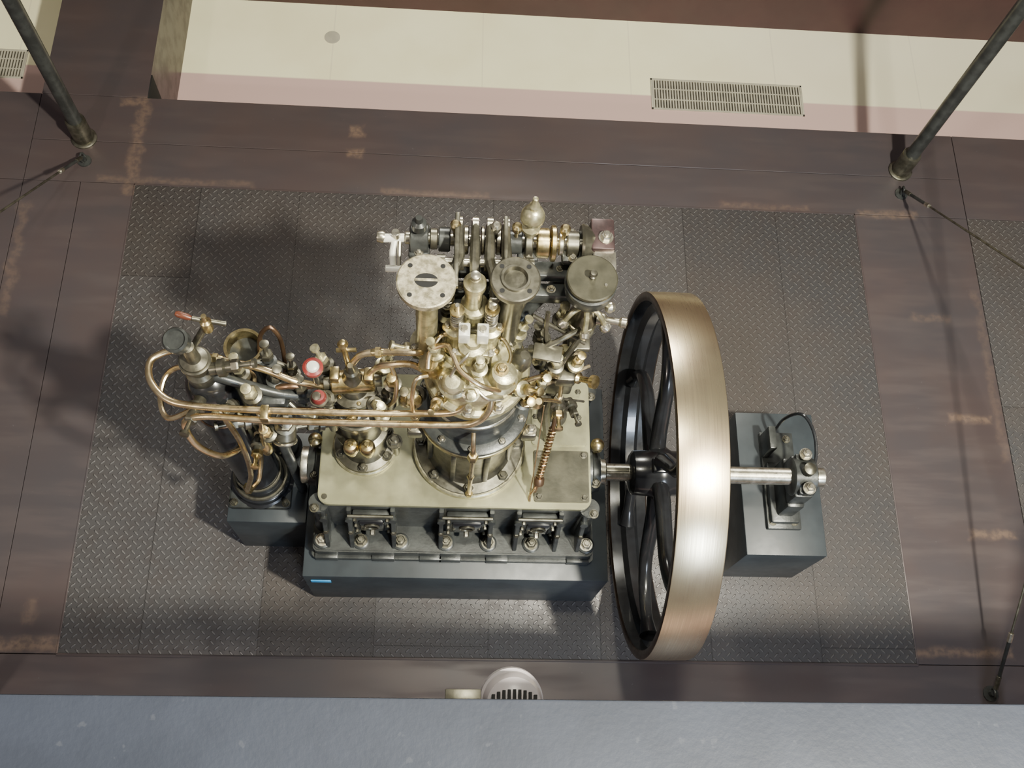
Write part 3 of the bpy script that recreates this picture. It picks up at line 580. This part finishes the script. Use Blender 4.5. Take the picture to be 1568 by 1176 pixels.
LA=[(.09,1.52,2.28),(.10,1.47,2.22),(.05,1.43,2.15),(-.11,1.435,2.10),(-.32,1.43,2.10),(-.71,1.43,2.10),(-.99,1.44,2.10),(-1.11,1.465,2.10),(-1.185,1.54,2.10),(-1.2,1.62,2.10),(-1.165,1.66,2.10),(-1.09,1.68,2.10),(-.94,1.65,2.10),(-.75,1.61,2.10),(-.62,1.57,2.08),(-.50,1.58,2.0)]
LB=[(.18,1.50,2.28),(.18,1.43,2.20),(.13,1.395,2.13),(.03,1.39,2.10),(-.32,1.39,2.09),(-.71,1.395,2.08),(-.94,1.405,2.08),(-1.03,1.40,2.05),(-1.05,1.38,2.0),(-1.02,1.34,1.9),(-.95,1.33,1.8),(-.91,1.38,1.7),(-.90,1.44,1.6)]
b.tube(LA,.0145,'copper',12,8);b.tube(LB,.0145,'copper',12,8)
b.tube([(-1.0,1.45,2.06),(-1.12,1.42,2.0),(-1.17,1.5,1.98),(-1.16,1.60,2.0),(-1.1,1.64,2.02),(-1.0,1.6,2.05)],.012,'copper')
b.box((-.735,1.382,2.06),(-.70,1.445,2.13),'brass',.006)
for p,a in ((( .10,1.50,2.24),(0,.5,.8)),((.18,1.49,2.25),(0,.3,.8))): b.hexn(p,.026,.04,'brass',a)
b.tube([(-.93,1.46,2.05),(-.90,1.43,2.0),(-.87,1.40,1.75),(-.875,1.36,1.45),(-.93,1.35,1.2),(-.90,1.42,1.12),(-.88,1.47,1.2),(-.86,1.49,1.35),(-.84,1.50,1.6)],.0125,'copper',10,8)
b.hexn((-.93,1.36,1.17),.024,.05,'brass',(0,.1,1));b.lathe([(.018,0),(.026,.02),(.026,.07),(.02,.08),(.02,.12),(.012,.13)],(-.79,1.43,1.55),'brass',(0,.2,1),16)
b.tube([(-.94,1.58,2.1),(-.90,1.62,2.02),(-.84,1.64,2.0),(-.80,1.62,2.0),(-.79,1.56,2.02)],.010,'copper')
b.tube([(-.79,1.50,2.0),(-.76,1.44,1.98),(-.77,1.42,1.85),(-.79,1.43,1.66)],.009,'copper')
b.tube([(-.38,1.62,2.16),(-.34,1.63,2.23),(-.27,1.635,2.25),(-.14,1.63,2.27),(-.07,1.63,2.25),(-.04,1.61,2.2)],.014,'copper');b.tube([(-.33,1.60,2.06),(-.28,1.61,2.15),(-.22,1.605,2.2),(-.14,1.60,2.22),(-.08,1.58,2.2)],.014,'copper')
b.tube([(-.22,1.60,2.2),(-.20,1.56,2.12),(-.21,1.53,2.0),(-.24,1.54,1.9)],.010,'copper');b.tube([(-.07,1.52,2.3),(-.115,1.50,2.3),(-.13,1.45,2.2),(-.12,1.44,2.0)],.009,'copper')
b.tube([(-.07,1.54,2.33),(-.06,1.59,2.38),(.0,1.60,2.42),(.03,1.55,2.42),(.06,1.50,2.40),(.15,1.46,2.35),(.25,1.49,2.25),(.32,1.55,2.2),(.42,1.60,2.15),(.48,1.62,2.06),(.50,1.62,1.9),(.50,1.62,1.6)],.010,'copper',10,8)
b.tube([(.20,1.50,2.36),(.26,1.50,2.30),(.30,1.55,2.15),(.34,1.54,2.05),(.37,1.52,1.98)],.009,'copper');b.tube([(.34,1.54,2.08),(.40,1.56,1.98),(.50,1.60,1.85),(.53,1.62,1.7),(.53,1.62,1.6)],.008,'copper')
b.hexn((.33,1.55,2.06),.03,.05,'brass',(0,-.1,1));b.hexn((.50,1.62,1.82),.022,.04,'steel',(0,0,1));b.lathe([(.022,0),(.03,.02),(.03,.05),(.015,.07),(0,.07)],(.37,1.53,2.0),'brass',(.3,-.2,1),16)
for p in ((-.13,1.52,2.02),(-.16,1.55,1.95)): b.lathe([(.02,-.03),(.034,-.02),(.034,.03),(.022,.04),(.022,.07),(0,.075)],p,'brass',(.2,-.3,1),18)
b.tube([(.125,1.41,1.95),(.125,1.37,1.93),(.128,1.345,1.85),(.128,1.34,1.6),(.128,1.345,1.4),(.13,1.36,1.22)],.010,'copper');b.hexn((.127,1.345,1.80),.024,.05,'brass',(0,0,1));b.hexn((.13,1.36,1.17),.02,.05,'brass',(0,0,1));b.hexn((.127,1.345,1.52),.017,.03,'brass',(0,0,1))
n=110;P0=Vector((.505,1.58,1.56));P1=Vector((.465,1.42,1.30));ax3=(P1-P0).normalized();u=ax3.orthogonal().normalized();v=ax3.cross(u)
b.tube([P0+(P1-P0)*i/n+.016*(u*math.cos(i*.95)+v*math.sin(i*.95)) for i in range(n+1)],.0045,'copper',6,1)
b.tube([(.50,1.62,1.75),P0,P1,(.45,1.38,1.2)],.012,'dcopper');b.tube([(.45,1.38,1.24),(.43,1.36,1.19),(.43,1.34,1.16)],.006,'copper');b.tube([(.44,1.60,1.8),(.43,1.42,1.4),(.425,1.34,1.1)],.0035,'copper',6)
b.lathe([(.02,0),(.026,.01),(.026,.04),(.018,.05)],P1,'dcopper',(0,-.5,-.8),14)
for p,a in (((-.94,1.65,2.10),(1,-.1,0)),((-.27,1.635,2.25),(1,0,.1)),((.42,1.60,2.15),(1,.3,-.5)),((.25,1.49,2.25),(1,.4,-.7)),((-.12,1.44,2.05),(0,0,1))): b.union(p,a)
for p,a,k,m,t in (((.32,1.56,1.95),(.2,-.4,1),1.,'gun','brass'),((.38,1.60,2.04),(.2,-.2,1),.9,'gun','head'),((-.10,1.56,1.98),(-.4,-.3,1),1.,'gun','head'),((-.22,1.60,1.98),(0,-.2,1),1.,'gun','brass')): b.valve(p,a,k,m,t)
b.done()
# ------------------------------------------------------------------ lights
def area(name,loc,tgt,power,size,color):
    l=bpy.data.lights.new(name,'AREA');l.energy=power;l.shape='DISK';l.size=size;l.color=color
    o=bpy.data.objects.new(name,l);COL.objects.link(o);o.location=loc
    o.rotation_euler=(Vector(tgt)-Vector(loc)).to_track_quat('-Z','Y').to_euler();return o
area('key_ceiling_lamp',(2.7,-.7,7.6),(.2,1.9,1),1550,.32,(1,.96,.80))
area('overhead_ceiling_lamp',(.5,1.9,7.8),(.4,1.7,0),160,.5,(1,.96,.78))
area('cool_front_lamp',(2.8,-4.7,5.2),(1.2,1.2,.8),380,1.6,(.70,.82,1))
area('warm_ceiling_lamp',(-3.9,-1.9,6.2),(.5,2,0),150,.4,(1,.86,.74))
area('gallery_ceiling_lamp',(.5,8.2,5.5),(.5,5.4,-.6),560,1.6,(1,.97,.84))
w=bpy.data.worlds.new('hall_ambient');SC.world=w;w.use_nodes=True
bg=w.node_tree.nodes['Background'];bg.inputs[0].default_value=(.63,.60,.60,1);bg.inputs[1].default_value=.32
# ------------------------------------------------------------------ camera
f=1560.
Yv=Vector((15,-3870,f)).normalized();Zv=-Vector((-121,629,f)).normalized();Xv=Yv.cross(Zv).normalized()
cam=bpy.data.objects.new('camera',bpy.data.cameras.new('camera'));COL.objects.link(cam)
cam.data.sensor_width=36;cam.data.lens=36*f/1568;cam.data.clip_end=100
r=Vector((Xv[0],Yv[0],Zv[0]));d=Vector((Xv[1],Yv[1],Zv[1]));fwd=Vector((Xv[2],Yv[2],Zv[2]))
M=Matrix((r,-d,-fwd)).transposed().to_4x4();M.translation=(0,0,6);cam.matrix_world=M
SC.camera=cam
